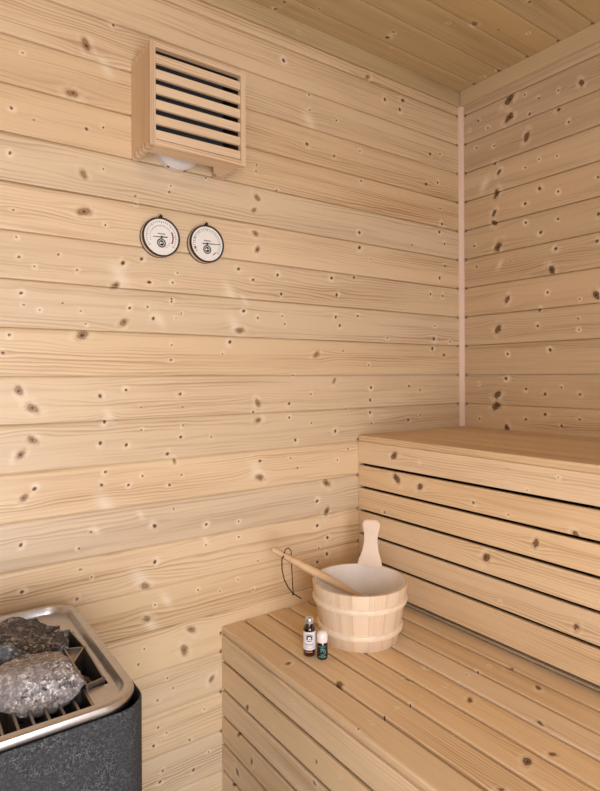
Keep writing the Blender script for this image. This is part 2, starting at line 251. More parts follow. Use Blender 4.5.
M_STONE_L = mat_granite('light_speckled_stone', (146, 140, 142), (240, 234, 232), (44, 42, 46), 330)
M_STONE_D = mat_granite('dark_ridged_stone', (78, 73, 72), (182, 170, 162), (20, 19, 21), 220, bump=0.005)
M_STONE_B = mat_granite('blue_grey_stone', (92, 100, 112), (210, 218, 228), (22, 24, 30), 220, bump=0.005)
M_BODY = mat_granite('heater_stone_cladding', (42, 44, 49), (92, 96, 102), (16, 17, 20), 700, 0.75, 0.0006)

# ------------------------------------------------------------------ objects
def link(o, parent=None):
    COL.objects.link(o)
    if parent is not None: o.parent = parent
    return o

def obj(name, bm, mat, parent=None, smooth=False, loc=None):
    me = bpy.data.meshes.new(name)
    bm.normal_update()
    bm.to_mesh(me); bm.free()
    for m in (mat if isinstance(mat, (list, tuple)) else [mat]): me.materials.append(m)
    if smooth:
        me.polygons.foreach_set('use_smooth', [True]*len(me.polygons))
        try: me.set_sharp_from_angle(angle=rad(38))
        except Exception: pass
    o = bpy.data.objects.new(name, me)
    if loc is not None: o.location = loc
    return link(o, parent)

def thing(name, label, cat, loc=(0, 0, 0), rotz=0.0, group=None):
    o = bpy.data.objects.new(name, None); link(o)
    o.empty_display_size = 0.05
    o.location = loc; o.rotation_euler = (0, 0, rotz)
    o['label'] = label; o['category'] = cat
    if group: o['group'] = group
    return o

def tag(o, label, cat, group=None):
    o['label'] = label; o['category'] = cat
    if group: o['group'] = group
    return o

def box(bm, x0, x1, y0, y1, z0, z1, bev=0.0):
    r = bmesh.ops.create_cube(bm, size=1.0)
    vs = r['verts']
    bmesh.ops.scale(bm, vec=(x1-x0, y1-y0, z1-z0), verts=vs)
    bmesh.ops.translate(bm, vec=((x0+x1)/2, (y0+y1)/2, (z0+z1)/2), verts=vs)
    if bev:
        es = list({e for v in vs for e in v.link_edges})
        bmesh.ops.bevel(bm, geom=es, offset=bev, segments=2, affect='EDGES', profile=0.6)
    return bm

def lathe(bm, prof, seg=48, cap0=True, cap1=True):
    rings = []
    for r, z in prof:
        rings.append([bm.verts.new((r*math.cos(2*PI*i/seg), r*math.sin(2*PI*i/seg), z)) for i in range(seg)])
    for a, b in zip(rings, rings[1:]):
        for i in range(seg):
            bm.faces.new((a[i], a[(i+1) % seg], b[(i+1) % seg], b[i]))
    if cap0: bm.faces.new(list(reversed(rings[0])))
    if cap1: bm.faces.new(rings[-1])
    return bm

def tube(bm, pts, r, seg=10, caps=True):
    pts = [Vector(p) for p in pts]
    rr = r if isinstance(r, (list, tuple)) else [r]*len(pts)
    rings = []
    up = Vector((0.13, 0.21, 1)).normalized()
    for i, p in enumerate(pts):
        d = (pts[min(i+1, len(pts)-1)] - pts[max(i-1, 0)]).normalized()
        a = d.cross(up)
        if a.length < 1e-3: a = d.cross(Vector((1, 0, 0)))
        a.normalize(); b = d.cross(a).normalized()
        rings.append([bm.verts.new(p + rr[i]*(math.cos(2*PI*k/seg)*a + math.sin(2*PI*k/seg)*b)) for k in range(seg)])
    for A, B in zip(rings, rings[1:]):
        for k in range(seg): bm.faces.new((A[k], A[(k+1) % seg], B[(k+1) % seg], B[k]))
    if caps:
        bm.faces.new(list(reversed(rings[0]))); bm.faces.new(rings[-1])
    bmesh.ops.recalc_face_normals(bm, faces=bm.faces)
    return bm

def prism(bm, poly, z0, z1):
    a = [bm.verts.new((x, y, z0)) for x, y in poly]
    b = [bm.verts.new((x, y, z1)) for x, y in poly]
    n = len(poly)
    bm.faces.new(list(reversed(a))); bm.faces.new(b)
    for i in range(n): bm.faces.new((a[i], a[(i+1) % n], b[(i+1) % n], b[i]))
    bmesh.ops.recalc_face_normals(bm, faces=bm.faces)
    return bm

# ------------------------------------------------------------------ boards
def planks(name, boards, origin, U, V, N, knots, mat, parent=None, smooth=False):
    """Boards as closed extruded profiles in one mesh. Each board: u0,u1, profile [(v,w)], id, fine (a,b,step).
    The grain and the knots are carried as attributes measured on the board face."""
    U, V, N, O = [np.array(x, float) for x in (U, V, N, origin)]
    VV, FF, GR, KN = [], [], [], []
    base = 0
    K = np.array(knots, float) if len(knots) else np.zeros((0, 4))
    flip = np.dot(np.cross(U, V), N) < 0
    for B in boards:
        u0, u1, prof, bid, (fa, fb, st) = B
        us = [u0]
        c = 0.06
        x = u0
        while x < u1 - 1e-6:
            s = st if (fa - 1e-6 <= x < fb) else c
            nx = x + s
            if x < fa - 1e-6 < nx: nx = fa
            x = min(nx, u1); us.append(x)
        us = np.array(us); P = np.array(prof)
        nu, npf = len(us), len(P)
        per = np.concatenate([[0], np.cumsum(np.hypot(*np.diff(P, axis=0).T))])
        uu, vv = np.meshgrid(us, P[:, 0], indexing='ij')
        _, ww = np.meshgrid(us, P[:, 1], indexing='ij')
        gv = vv + np.where(ww < -0.006, ww*0.7, 0.0)
        kd = np.full(uu.shape, 9.0); kb = np.zeros(uu.shape); kp = np.zeros(uu.shape)
        lo, hi = P[:, 0].min(), P[:, 0].max()
        sel = K[(K[:, 1] > lo - 0.01) & (K[:, 1] < hi + 0.01) & (K[:, 0] > u0 - .05) & (K[:, 0] < u1 + .05)] if len(K) else K
        du_tot = np.zeros(uu.shape)
        for ku, kv, kr, kk in sel:
            kr = max(kr, 0.0030)*(0.9 if kk == 1 else 1.0)
            du, dv = uu - ku, vv - kv
            if kk == 2:
                kp = np.maximum(kp, np.exp(-((du + 0.5*dv)**2/(1.5*kr)**2 + dv**2/(2.4*kr)**2)))
                gv = gv + 0.02*np.exp(-(du**2/(3*kr)**2 + dv**2/(2*kr)**2))*np.sign(np.sin(ku*777))*0.25
                continue
            if kk == 3:      # painted dark spot for the shade in an open seam or joint end
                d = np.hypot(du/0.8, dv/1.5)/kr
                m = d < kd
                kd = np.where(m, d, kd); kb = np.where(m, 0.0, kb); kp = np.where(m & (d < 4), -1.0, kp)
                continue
            q = 3.2*kr if kk == 1 else 2.6*kr
            wgt = np.exp(-(du**2/(2.2*q)**2 + dv**2/(q)**2))
            du_tot += -dv*wgt*0.8
            # knots are slightly oval and each leans its own way
            an = math.sin(ku*913+kv*331)*1.2
            ca, sa = math.cos(an), math.sin(an)
            el = 1.45 if kk == 1 else 1.12
            a = (du*ca + dv*sa)/el; b = (-du*sa + dv*ca)*1.1
            d = np.hypot(a, b)/kr
            m = d < kd
            kd = np.where(m, d, kd); kb = np.where(m, 1.0 if kk == 1 else 0.0, kb)
        gv = gv + du_tot
        pts = O + uu[..., None]*U + vv[..., None]*V + ww[..., None]*N
        VV.append(pts.reshape(-1, 3))
        GR.append(np.stack([uu + bid*0.37, gv, np.full(uu.shape, float(bid))], -1).reshape(-1, 3))
        KN.append(np.stack([kd, kb, kp], -1).reshape(-1, 3))
        idx = base + np.arange(nu*npf).reshape(nu, npf)
        j2 = np.roll(np.arange(npf), -1)
        a, b_, c_, d_ = idx[:-1, :], idx[1:, :], idx[1:, :][:, j2], idx[:-1, :][:, j2]
        q = np.stack([a, b_, c_, d_] if not flip else [a, d_, c_, b_], -1).reshape(-1, 4)
        FF.extend(q.tolist())
        e0, e1 = idx[0].tolist(), idx[-1].tolist()
        FF.append(e0 if not flip else e0[::-1]); FF.append(e1[::-1] if not flip else e1)
        base += nu*npf
    VV = np.concatenate(VV); GR = np.concatenate(GR); KN = np.concatenate(KN)
    me = bpy.data.meshes.new(name)
    tot = np.array([len(f) for f in FF], dtype=np.int32)
    flat = np.array([i for f in FF for i in f], dtype=np.int32)
    me.vertices.add(len(VV)); me.vertices.foreach_set('co', VV.astype(np.float32).ravel())
    me.loops.add(len(flat)); me.loops.foreach_set('vertex_index', flat)
    me.polygons.add(len(tot))
    me.polygons.foreach_set('loop_start', np.concatenate([[0], np.cumsum(tot)[:-1]]).astype(np.int32))
    me.update(calc_edges=True)
    me.validate()
    for nm, arr in (('grain', GR), ('knot', KN)):
        at = me.attributes.new(nm, 'FLOAT_VECTOR', 'POINT')
        at.data.foreach_set('vector', arr.astype(np.float32).ravel())
    me.materials.append(mat)
    o = bpy.data.objects.new(name, me)
    return link(o, parent)

def wall_profile(v0, v1, fine=0.0045, t=0.014):
    """bottom edge, face, bevelled shoulder at the top, tongue"""
    n = max(1, int(round((v1-0.0105-v0-0.0012)/fine)))
    face = [(v0+0.0014, -0.006), (v0+0.0014, -0.0008)] + [(v0+0.002+(v1-0.0105-v0-0.002)*i/n, 0.0) for i in range(n+1)]
    return face + [(v1-0.006, -0.0005), (v1-0.0014, -0.0014), (v1+0.0002, -0.0068), (v1+0.0012, -0.0072), (v1+0.0012, -t), (v0+0.0014, -t)]

def slat_profile(v0, v1, t, fine=0.005, r=0.0025, r1=None):
    r1 = r if r1 is None else r1
    n = max(1, int(round((v1-v0-r-r1)/fine)))
    p = [(v0, -r), (v0+r*0.3, -r*0.3)]
    p += [(v0+r+(v1-v0-r-r1)*i/n, 0.0) for i in range(n+1)]
    p += [(v1-r1*0.3, -r1*0.3), (v1, -r1), (v1, -t+r), (v1-r, -t), (v0+r, -t), (v0, -t+r)]
    return p

rng = random.Random(5)
def extra_knots(u0, u1, v0, v1, n, avoid, r=(0.002, 0.006)):
    out = []
    for _ in range(n):
        u, v = rng.uniform(u0, u1), rng.uniform(v0, v1)
        if avoid(u, v): continue
        k = rng.random()
        out.append((u, v, rng.uniform(*r), 1 if k < .3 else 0))
    return out

# seams: one falls on camera height, every 0.1 m
seams = [0.0] + [0.1*i - 0.01 for i in range(1, 21)] + [CEIL]
def wall_boards(u0, u1, fa, fb, zfine, seed, step=0.0037):
    bs = []
    for i in range(len(seams)-1):
        a, b = seams[i], seams[i+1]
        f = (fa, fb, step) if b > zfine else (0, 0, 1)
        bs.append((u0, u1, wall_profile(a, b, 0.0037 if b > zfine else 0.02), i + seed, f))
    return bs

o = planks('wall_back', wall_boards(XEND, 0.0, -1.52, 0.0, 0.0, 11), (0, 0, 0), (1, 0, 0), (0, 0, 1), (0, -1, 0),
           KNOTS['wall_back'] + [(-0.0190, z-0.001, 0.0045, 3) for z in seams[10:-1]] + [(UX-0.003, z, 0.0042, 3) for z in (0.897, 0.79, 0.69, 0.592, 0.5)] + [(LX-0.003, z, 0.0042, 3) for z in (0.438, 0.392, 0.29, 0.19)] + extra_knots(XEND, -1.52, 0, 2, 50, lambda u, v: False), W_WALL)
o['kind'] = 'structure'
o = planks('wall_right', wall_boards(YEND, 0.0, -0.62, 0.0, UP, 41), (0, 0, 0), (0, 1, 0), (0, 0, 1), (-1, 0, 0),
           KNOTS['wall_right'] + [(-0.0200, z-0.001, 0.0045, 3) for z in seams[10:-1]] + extra_knots(YEND, -0.65, .9, 2, 60, lambda u, v: False), W_RIGHT_SHADED)
o['kind'] = 'structure'
# ceiling boards run parallel to the back wall
cb = []
y = 0.028
i = 0
while y > YEND:
    a, b = max(y-0.1, YEND), y
    fine = b > -0.75
    # v is measured as -y so that the shoulder faces the back wall
    cb.append((XEND, 0.0, wall_profile(-b, -a, 0.005 if fine else 0.03), 70+i, (-1.0, 0.0, 0.0055) if fine else (0, 0, 1)))
    y -= 0.1; i += 1
o = planks('ceiling', cb, (0, 0, CEIL), (1, 0, 0), (0, -1, 0), (0, 0, -1),
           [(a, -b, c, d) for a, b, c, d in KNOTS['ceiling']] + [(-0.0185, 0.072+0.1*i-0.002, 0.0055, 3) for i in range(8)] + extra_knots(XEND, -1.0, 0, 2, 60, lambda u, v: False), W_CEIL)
o['kind'] = 'structure'

def struct(name, bm, mat, **k):
    o = obj(name, bm, mat, **k); o['kind'] = 'structure'; return o
bm = bmesh.new(); box(bm, XEND-0.02, 0.02, YEND-0.02, 0.02, -0.03, 0.0); struct('floor', bm, M_FLOOR)
bm = bmesh.new(); box(bm, XEND-0.03, 0.03, YEND-0.02, 0.03, CEIL+0.015, CEIL+0.05); struct('trim_5', bm, W_TRIMX)
# side wall on the heater side, and the unseen front wall, its window opening added for the light
sb = [(YEND, 0.0, wall_profile(seams[i], seams[i+1], 0.02), 100+i, (0, 0, 1)) for i in range(len(seams)-1)]
o = planks('wall_left', sb, (XEND, 0, 0), (0, 1, 0), (0, 0, 1), (1, 0, 0), extra_knots(YEND, 0, 0, 2, 60, lambda u, v: False), W_WALL)
o['kind'] = 'structure'
WX0, WX1, WZ0, WZ1 = -2.05, -1.25, 0.25, 1.40
bm = bmesh.new()
box(bm, XEND-.02, WX0, YEND-0.06, YEND, 0, CEIL); box(bm, WX1, 0.02, YEND-0.06, YEND, 0, CEIL)
box(bm, WX0, WX1, YEND-0.06, YEND, 0, WZ0); box(bm, WX0, WX1, YEND-0.06, YEND, WZ1, CEIL)
struct('wall_front', bm, W_TRIMX)

# crown trims and the corner batten
bm = bmesh.new(); box(bm, -0.013, 0.0, YEND, 0.0, CEIL-0.052, CEIL, 0.0015); struct('trim_1', bm, W_TRIM)
o = planks('trim_2', [(XEND, -0.014, slat_profile(CEIL-0.052, CEIL-0.0003, 0.008, 0.006, 0.0012), 93, (-1.1, 0, 0.006))], (0, -0.009, 0), (1, 0, 0), (0, 0, 1), (0, -1, 0),
           [(-0.7, CEIL-0.03, 0.003, 0)], W_CEIL)
o['kind'] = 'structure'
bm = bmesh.new()
q = 0.0145
prism(bm, [(0, 0), (-q, 0), (-q, -0.004), (-q*0.75, -0.0095), (-0.0095, -q*0.75), (-0.004, -q), (0, -q)], UP+0.001, CEIL-0.052)
struct('trim_3', bm, W_BATTEN)

# ------------------------------------------------------------------ benches
ub = thing('upper_bench', 'upper spruce sauna bench along the right wall with a slatted front', 'bench', (UX, -1.0, LO))
ub_inv = Vector((-UX, 1.0, -LO))
def pl_child(parent, off, *a, **k):
    o = planks(*a, parent=parent, **k); o.location = off; return o
# seat boards, v across the bench measured along x
def seat_boards(edges, gap, t, seed, fa, first_r):
    bs = []
    for i, (a, b) in enumerate(edges):
        bs.append((YEND+0.004, -0.001, slat_profile(a, b-gap, t*0.6, 0.0055, 0.0018, 0.0018) if i else slat_profile(a, b-gap, t, 0.0055, first_r, 0.0022), seed+i, (fa, 0.0, 0.006)))
    return bs
ue = [UX] + [UX+0.0955*i for i in range(1, 5)] + [-0.002]
ued = list(zip(ue, ue[1:]))
pl_child(ub, ub_inv, 'seat', seat_boards(ued, 0.0012, 0.018, 130, -0.9, 0.002), (0, 0, UP), (0, 1, 0), (1, 0, 0), (0, 0, 1),
         KNOTS['upper_top'] + extra_knots(YEND, -0.7, -.45, 0, 25, lambda u, v: False), W_BENCH)
# front slats
zt = UP-0.0185
ug = [0.8240, 0.7560, 0.6865, 0.6180, 0.5480, 0.4690]   # lower edge of each slat
fs = []
top = zt
for i, z in enumerate(ug):
    fs.append((YEND+0.004, -0.001, slat_profile(z+0.0038, top-(0.0 if i == 0 else 0.0038), 0.013, 0.005, 0.0015), 150+i, (-1.1, 0.0, 0.006)))
    top = z
pl_child(ub, ub_inv, 'front_panel', fs, (UX, 0, 0), (0, 1, 0), (0, 0, 1), (-1, 0, 0),
         KNOTS['upper_front'] + extra_knots(YEND, -0.95, .45, .9, 20, lambda u, v: False), W_BENCH)
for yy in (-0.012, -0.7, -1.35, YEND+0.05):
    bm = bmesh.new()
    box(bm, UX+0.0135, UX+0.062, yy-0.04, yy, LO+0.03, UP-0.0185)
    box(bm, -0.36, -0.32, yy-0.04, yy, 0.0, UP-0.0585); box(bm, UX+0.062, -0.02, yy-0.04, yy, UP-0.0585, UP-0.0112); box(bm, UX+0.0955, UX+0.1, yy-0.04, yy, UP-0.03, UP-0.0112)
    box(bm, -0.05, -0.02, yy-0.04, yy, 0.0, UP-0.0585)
    obj('support_frame', bm, M_DARKV, ub, loc=ub_inv)  # posts coloured near-black to pass for shade in the slat gaps

lb = thing('lower_bench', 'lower spruce sauna bench with slatted seat and front, carrying the bucket', 'bench', (LX, -1.0, 0))
lb_inv = Vector((-LX, 1.0, 0))
P = 0.0687
le = [LX] + [LX+P*i for i in range(1, 9)]
led = list(zip(le, le[1:]))
pl_child(lb, lb_inv, 'seat', seat_boards(led, 0.0075, 0.02, 170, -1.25, 0.004), (0, 0, LO), (0, 1, 0), (1, 0, 0), (0, 0, 1),
         KNOTS['lower_top'] + extra_knots(YEND, -1.0, -.9, -.4, 20, lambda u, v: False), W_BENCH)
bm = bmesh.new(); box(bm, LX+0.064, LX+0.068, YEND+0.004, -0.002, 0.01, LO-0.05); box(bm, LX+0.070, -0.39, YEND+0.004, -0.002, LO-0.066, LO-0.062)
obj('gap_shade_sheet', bm, M_DARKV, lb, loc=lb_inv)  # dark sheets added to paint the shade behind front slats and under the seat
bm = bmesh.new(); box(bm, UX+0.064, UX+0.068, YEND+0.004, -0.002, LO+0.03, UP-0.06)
obj('gap_shade_sheet', bm, M_DARKV, ub, loc=ub_inv)  # same kind of added dark sheet, shade behind the upper slats
lg = [0.368, 0.297, 0.2295, 0.1605, 0.0915, 0.012]
fs = []
top = LO-0.0205
for i, z in enumerate(lg):
    fs.append((YEND+0.004, -0.001, slat_profile(z+0.0045, top-(0.0 if i == 0 else 0.0045), 0.011, 0.005, 0.0012), 190+i, (-0.8, 0.0, 0.006)))
    top = z
pl_child(lb, lb_inv, 'front_panel', fs, (LX, 0, 0), (0, 1, 0), (0, 0, 1), (-1, 0, 0), KNOTS['lower_front'], W_BENCH)
for yy in (-0.012, -0.7, -1.35, YEND+0.05):
    bm = bmesh.new()
    box(bm, LX+0.0115, LX+0.06, yy-0.04, yy, 0.0, LO-0.0205)
    box(bm, LX+0.06, LX+P*7-0.007, yy-0.04, yy, LO-0.06, LO-0.0125)
    obj('support_frame', bm, W_CUP, lb, loc=lb_inv)  # darker wood on the posts to deepen the shade in the slat gaps

# ------------------------------------------------------------------ wall lamp
LX0, LX1, LD, LZ0, LZ1 = -1.1675, -0.9335, 0.119, 0.4955+1.09, 0.7195+1.09
lamp = thing('wall_lamp', 'slatted wooden lamp box high on the wall above two round dials', 'lamp', ((LX0+LX1)/2, 0, LZ0))
loff = -Vector(lamp.location)
T = 0.0125
def lb_obj(name, bm, mat, **k): return obj(name, bm, mat, lamp, loc=loff, **k)
for nm, x0, x1 in (('side_panel', LX0, LX0+T), ('side_panel', LX1-T, LX1)):
    bm = bmesh.new(); 
    # comb joint notches at the top and bottom edges
    nf = 5; d = LD/ (2*nf+1)
    yz = [(-0.0, LZ0+T)]
    poly = []
    ys = [-(i*d) for i in range(2*nf+2)]
    bot, topl = [], []
    for i in range(2*nf+1):
        zb = LZ0 if i % 2 == 0 else LZ0+T
        bot += [(ys[i], zb), (ys[i+1], zb)]
        zt_ = LZ1 if i % 2 == 0 else LZ1-T
        topl += [(ys[i], zt_), (ys[i+1], zt_)]
    poly = bot + topl[::-1]
    vs0 = [bm.verts.new((x0, y, z)) for y, z in poly]; vs1 = [bm.verts.new((x1, y, z)) for y, z in poly]
    bm.faces.new(vs0); bm.faces.new(vs1[::-1])
    for i in range(len(poly)): bm.faces.new((vs0[i], vs0[(i+1) % len(poly)], vs1[(i+1) % len(poly)], vs1[i]))
    bmesh.ops.recalc_face_normals(bm, faces=bm.faces)
    lb_obj(nm, bm, W_LAMP)
def comb_panel(z0, z1, yback, cut=None):
    bm = bmesh.new()
    nf = 5; d = LD/(2*nf+1)
    for i in range(2*nf+1):
        y1, y0 = -(i*d), -((i+1)*d)
        e = 0.0 if i % 2 == 1 else T
        if y1 > yback + 1e-6:
            if y0 < yback-1e-6: y1 = yback
            else: continue
        box(bm, LX0+(e if e else 0.0006), LX1-(e if e else 0.0006), y0+(0.0004 if not e else 0), y1-(0.0004 if not e else 0), z0, z1)
    return bm
lb_obj('top_panel', comb_panel(LZ1-T, LZ1-0.0015, 0.0), W_LAMPX)
# bottom panel with the wide cut-out at the wall side
bm = bmesh.new()
xa, xb = LX0+T, LX1-T
prism(bm, [(xa, -LD), (xb, -LD), (xb, -0.02), (xb-0.03, -0.035), (xb-0.05, -0.072), (xa+0.0, -0.072)], LZ0+0.0005, LZ0+T)
lb_obj('bottom_panel', bm, W_LAMPX)
gr = lb_obj('grille', None, W_LAMPX) if False else None
bm = bmesh.new()
z = LZ0+T+0.003
pz = (LZ1-T-0.010-(LZ0+T+0.003))/6
for i in range(6):
    z0 = LZ0+T+0.0035+i*0.0328
    box(bm, xa, xb, -LD+0.004, -LD+0.012, z0, z0+0.0195, 0.0008)
lb_obj('grille', bm, W_LAMPX)
# wooden mounting block at the right
bm = bmesh.new(); box(bm, LX1-0.030, LX1-0.010, -0.03, 0.0, LZ0-0.001, LZ0+0.03, 0.001); lb_obj('mounting_block', bm, W_LAMP)
# bulkhead light inside
bm = bmesh.new(); lathe(bm, [(0.060, 0.0), (0.060, 0.020), (0.052, 0.030), (0.046, 0.034)], 40)
bo = lb_obj('lamp_base', bm, M_PORC, smooth=True)
bo.matrix_local = Matrix.Translation(loff + Vector((-1.062, -0.0005, LZ0+0.056))) @ Matrix.Rotation(rad(90), 4, 'X')
for dx in (-0.022, 0.018):
    bm = bmesh.new()
    r = bmesh.ops.create_uvsphere(bm, u_segments=10, v_segments=6, radius=0.0035)
    a = math.asin(dx/0.058)
    bmesh.ops.translate(bm, vec=(-1.062+dx, -0.014, LZ0+0.056-0.0585*math.cos(a)), verts=r['verts'])
    lb_obj('screw', bm, M_BLACK)
bm = bmesh.new(); box(bm, LX0+T+.001, LX1-T-.001, -0.004, -0.001, LZ0+0.03, LZ1-T-.0015); lb_obj('back_shade_plate', bm, M_DARKIN)  # dark plate painting the shade at the back of the box
bm = bmesh.new()
box(bm, xa+.0003, xa+.0015, -LD+.0135, -.005, LZ0+T+.002, LZ1-T-.001); box(bm, xb-.0015, xb-.0003, -LD+.0135, -.005, LZ0+T+.002, LZ1-T-.001)
box(bm, xa+.002, xb-.002, -LD+.0135, -.005, LZ1-T-.002, LZ1-T-.0005); box(bm, xa+.002, xb-.002, -LD+.0135, -.075, LZ0+T+.0005, LZ0+T+.002)
lb_obj('inner_shade_sheets', bm, M_DARKIN)  # dark sheets added to paint the shade seen between the grille slats
bm = bmesh.new(); box(bm, LX0+T+.012, LX1-T-.030, -0.088, -0.032, LZ0+0.045, LZ1-T-.014, 0.004); lb_obj('luminaire', bm, M_GLASSD)  # lamp body, made a large dark box to darken the slat gaps

# ------------------------------------------------------------------ dials
def ring_seg(bm, r0, r1, a0, a1, z, n=24, cx=0, cy=0):
    pr = None
    for i in range(n+1):
        a = rad(a0+(a1-a0)*i/n)
        p = [bm.verts.new((cx+r*math.cos(a), cy+r*math.sin(a), z)) for r in (r0, r1)]
        if pr: bm.faces.new((pr[0], pr[1], p[1], p[0]))
        pr = p
def bar(bm, x0, y0, x1, y1, w0, w1, z):
    d = Vector((x1-x0, y1-y0)).normalized(); n = Vector((-d.y, d.x))
    v = [(x0+n.x*w0, y0+n.y*w0), (x0-n.x*w0, y0-n.y*w0), (x1-n.x*w1, y1-n.y*w1), (x1+n.x*w1, y1+n.y*w1)]
    bm.faces.new([bm.verts.new((a, b, z)) for a, b in v])
def dial(name, label, cat, X, Z, kind):
    t = thing(name, label, cat, (X, 0, Z), 0, 'round dials on the wall')
    M = Matrix.Rotation(rad(90), 4, 'X')
    def ch(nm, bm, mat, parent=t, smooth=False):
        o = obj(nm, bm, mat, parent, smooth)
        if parent is t: o.matrix_local = M
        return o
    bm = bmesh.new(); lathe(bm, [(0.0445, 0.0), (0.0455, 0.001), (0.0455, 0.0045), (0.0445, 0.005)], 56); ch('back_rim', bm, M_BEZEL, smooth=True)
    bm = bmesh.new(); lathe(bm, [(0.0448, 0.0051), (0.0452, 0.008), (0.0452, 0.0150), (0.0446, 0.0166)], 56, cap0=False, cap1=False); ch('case', bm, M_CHROME, smooth=True)
    bm = bmesh.new(); lathe(bm, [(0.0438, 0.0166), (0.0458, 0.0175), (0.0462, 0.0215), (0.0448, 0.0240), (0.0428, 0.0236), (0.0420, 0.0215), (0.0420, 0.018)], 56, cap0=False, cap1=False)
    ch('bezel', bm, M_BEZEL, smooth=True)
    bm = bmesh.new(); lathe(bm, [(0.0422, 0.016), (0.0422, 0.0205)], 56); face = ch('dial_face', bm, M_DIAL)
    bm = bmesh.new()
    z = 0.02075
    for i in range(31):
        a = 215-250*i/30
        L = 0.0345 if i % 5 else 0.0325
        ring_seg(bm, L, 0.0375, a-1.3, a+1.3, z, 1)
    if kind == 0:
        for i in range(19):
            a = 200-170*i/18
            ring_seg(bm, 0.0265, 0.0285, a-1.2, a+1.2, z, 1)
        for i in range(8): ring_seg(bm, 0.021+0.002*(i % 3), 0.0235+0.002*(i % 3), 288+i*6, 290.5+i*6, z, 1)
        ring_seg(bm, 0.026, 0.0266, 40, 150, z, 20)
    else:
        ring_seg(bm, 0.0315, 0.0319, -35, 215, z, 40)
    ch('scale', bm, M_INKG, face)
    bm = bmesh.new()
    if kind == 0: ring_seg(bm, 0.0270, 0.0305, -27, 30, z+0.0001, 16)
    else: ring_seg(bm, 0.029, 0.0312, -60, -38, z+0.0001, 8)
    ch('red_arc', bm, M_RED, face)
    # small wordmark strokes above the centre, emblem below
    bm = bmesh.new()
    for i in range(6): bar(bm, -0.0085+i*0.0031, 0.0076, -0.0065+i*0.0031, 0.0076, 0.0014, 0.0014, z)
    ring_seg(bm, 0.0080, 0.0108, 0, 360, z, 28, 0, -0.0138)
    ring_seg(bm, 0.0, 0.0066, 0, 360, z, 20, 0, -0.0138)
    if kind == 1:
        ring_seg(bm, 0.0325, 0.036, 196, 206, z, 3); ring_seg(bm, 0.033, 0.0355, 158, 163, z, 3)
    ch('emblem', bm, M_INK, face)
    bm = bmesh.new()
    ring_seg(bm, 0.0, 0.0026, 0, 360, z, 20, -0.0022, -0.0138); ring_seg(bm, 0.0, 0.0016, 0, 360, z, 20, 0.0030, -0.0130)
    ch('emblem_centre', bm, M_WHITE, face).location = (0, 0, 0.0001)
    bm = bmesh.new()
    if kind == 0: bar(bm, 0.0145, 0.0009, -0.0215, -0.0013, 0.0013, 0.0006, 0.0222)
    else: bar(bm, -0.013, -0.0007, 0.0345, 0.0019, 0.0013, 0.0006, 0.0222)
    lathe(bm, [(0.0026, 0.0205), (0.0026, 0.023)], 16)
    ch('needle', bm, M_INK, face)
    bm = bmesh.new(); tube(bm, [(0, 0.0455, 0.010), (0, 0.0485, 0.014), (0, 0.0500, 0.019), (0, 0.0470, 0.0225)], [0.0045, 0.0042, 0.0036, 0.0022], 10)
    ch('hanging_lug', bm, M_BEZEL, smooth=True)
dial('thermometer', 'left one of two round white dials, with a dark red arc at its right side', 'thermometer', -1.1045, 1.09+0.325, 0)
dial('hygrometer', 'right one of two round white dials, its needle pointing right', 'hygrometer', -0.9870, 1.09+0.3245, 1)

# ------------------------------------------------------------------ bucket, ladle
BC = Vector((-0.6895, -0.2412, LO))
bk = thing('wooden_bucket', 'pale wooden sauna bucket with two hoops and one upright handle stave', 'bucket', BC)
H = 0.137
def rb(z): return 0.0925 + (0.1165-0.0925)*z/H
bm = bmesh.new()
lathe(bm, [(rb(0)-0.008, 0.0), (rb(0)-0.001, 0.0), (rb(0), 0.001), (rb(H*.33), H*.33), (rb(H*.66), H*.66), (rb(H)-0.0006, H-0.003), (rb(H)-0.0022, H), (rb(H)-0.0085, H),
           (rb(H)-0.0098, H-0.0015)], 96, cap0=True, cap1=False)
obj('staves', bm, W_BUCKET, bk, smooth=True)
bm = bmesh.new()
lathe(bm, [(0.002, 0.016), (0.080, 0.016), (rb(0.02)-0.0115, 0.022), (rb(H)-0.0100, H-0.0012), (rb(H)-0.0088, H+0.0004), (rb(H)-0.0075, H+0.0004)], 72, cap0=True, cap1=False)
for f in bm.faces: f.normal_flip()
obj('liner', bm, M_LINER, bk, smooth=True)
for z in (0.0345, 0.0985):
    bm = bmesh.new()
    seg = 96
    pts = []
    prof = [(-0.0035, -0.001), (-0.003, -0.0052), (0.0, -0.0068), (0.0032, -0.0052), (0.0048, 0.0), (0.0032, 0.0052), (0.0, 0.0068), (-0.003, 0.0052), (-0.0035, 0.001)]
    rings = []
    for i in range(seg):
        a = 2*PI*i/seg
        rings.append([bm.verts.new(((rb(z)+pr+0.0012)*math.cos(a), (rb(z)+pr+0.0012)*math.sin(a), z+pz_)) for pr, pz_ in prof])
    for i in range(seg):
        A, B = rings[i], rings[(i+1) % seg]
        for k in range(len(prof)-1): bm.faces.new((A[k], B[k], B[k+1], A[k+1]))
    bmesh.ops.recalc_face_normals(bm, faces=bm.faces)
    obj('hoop', bm, W_HOOP, bk, smooth=True)
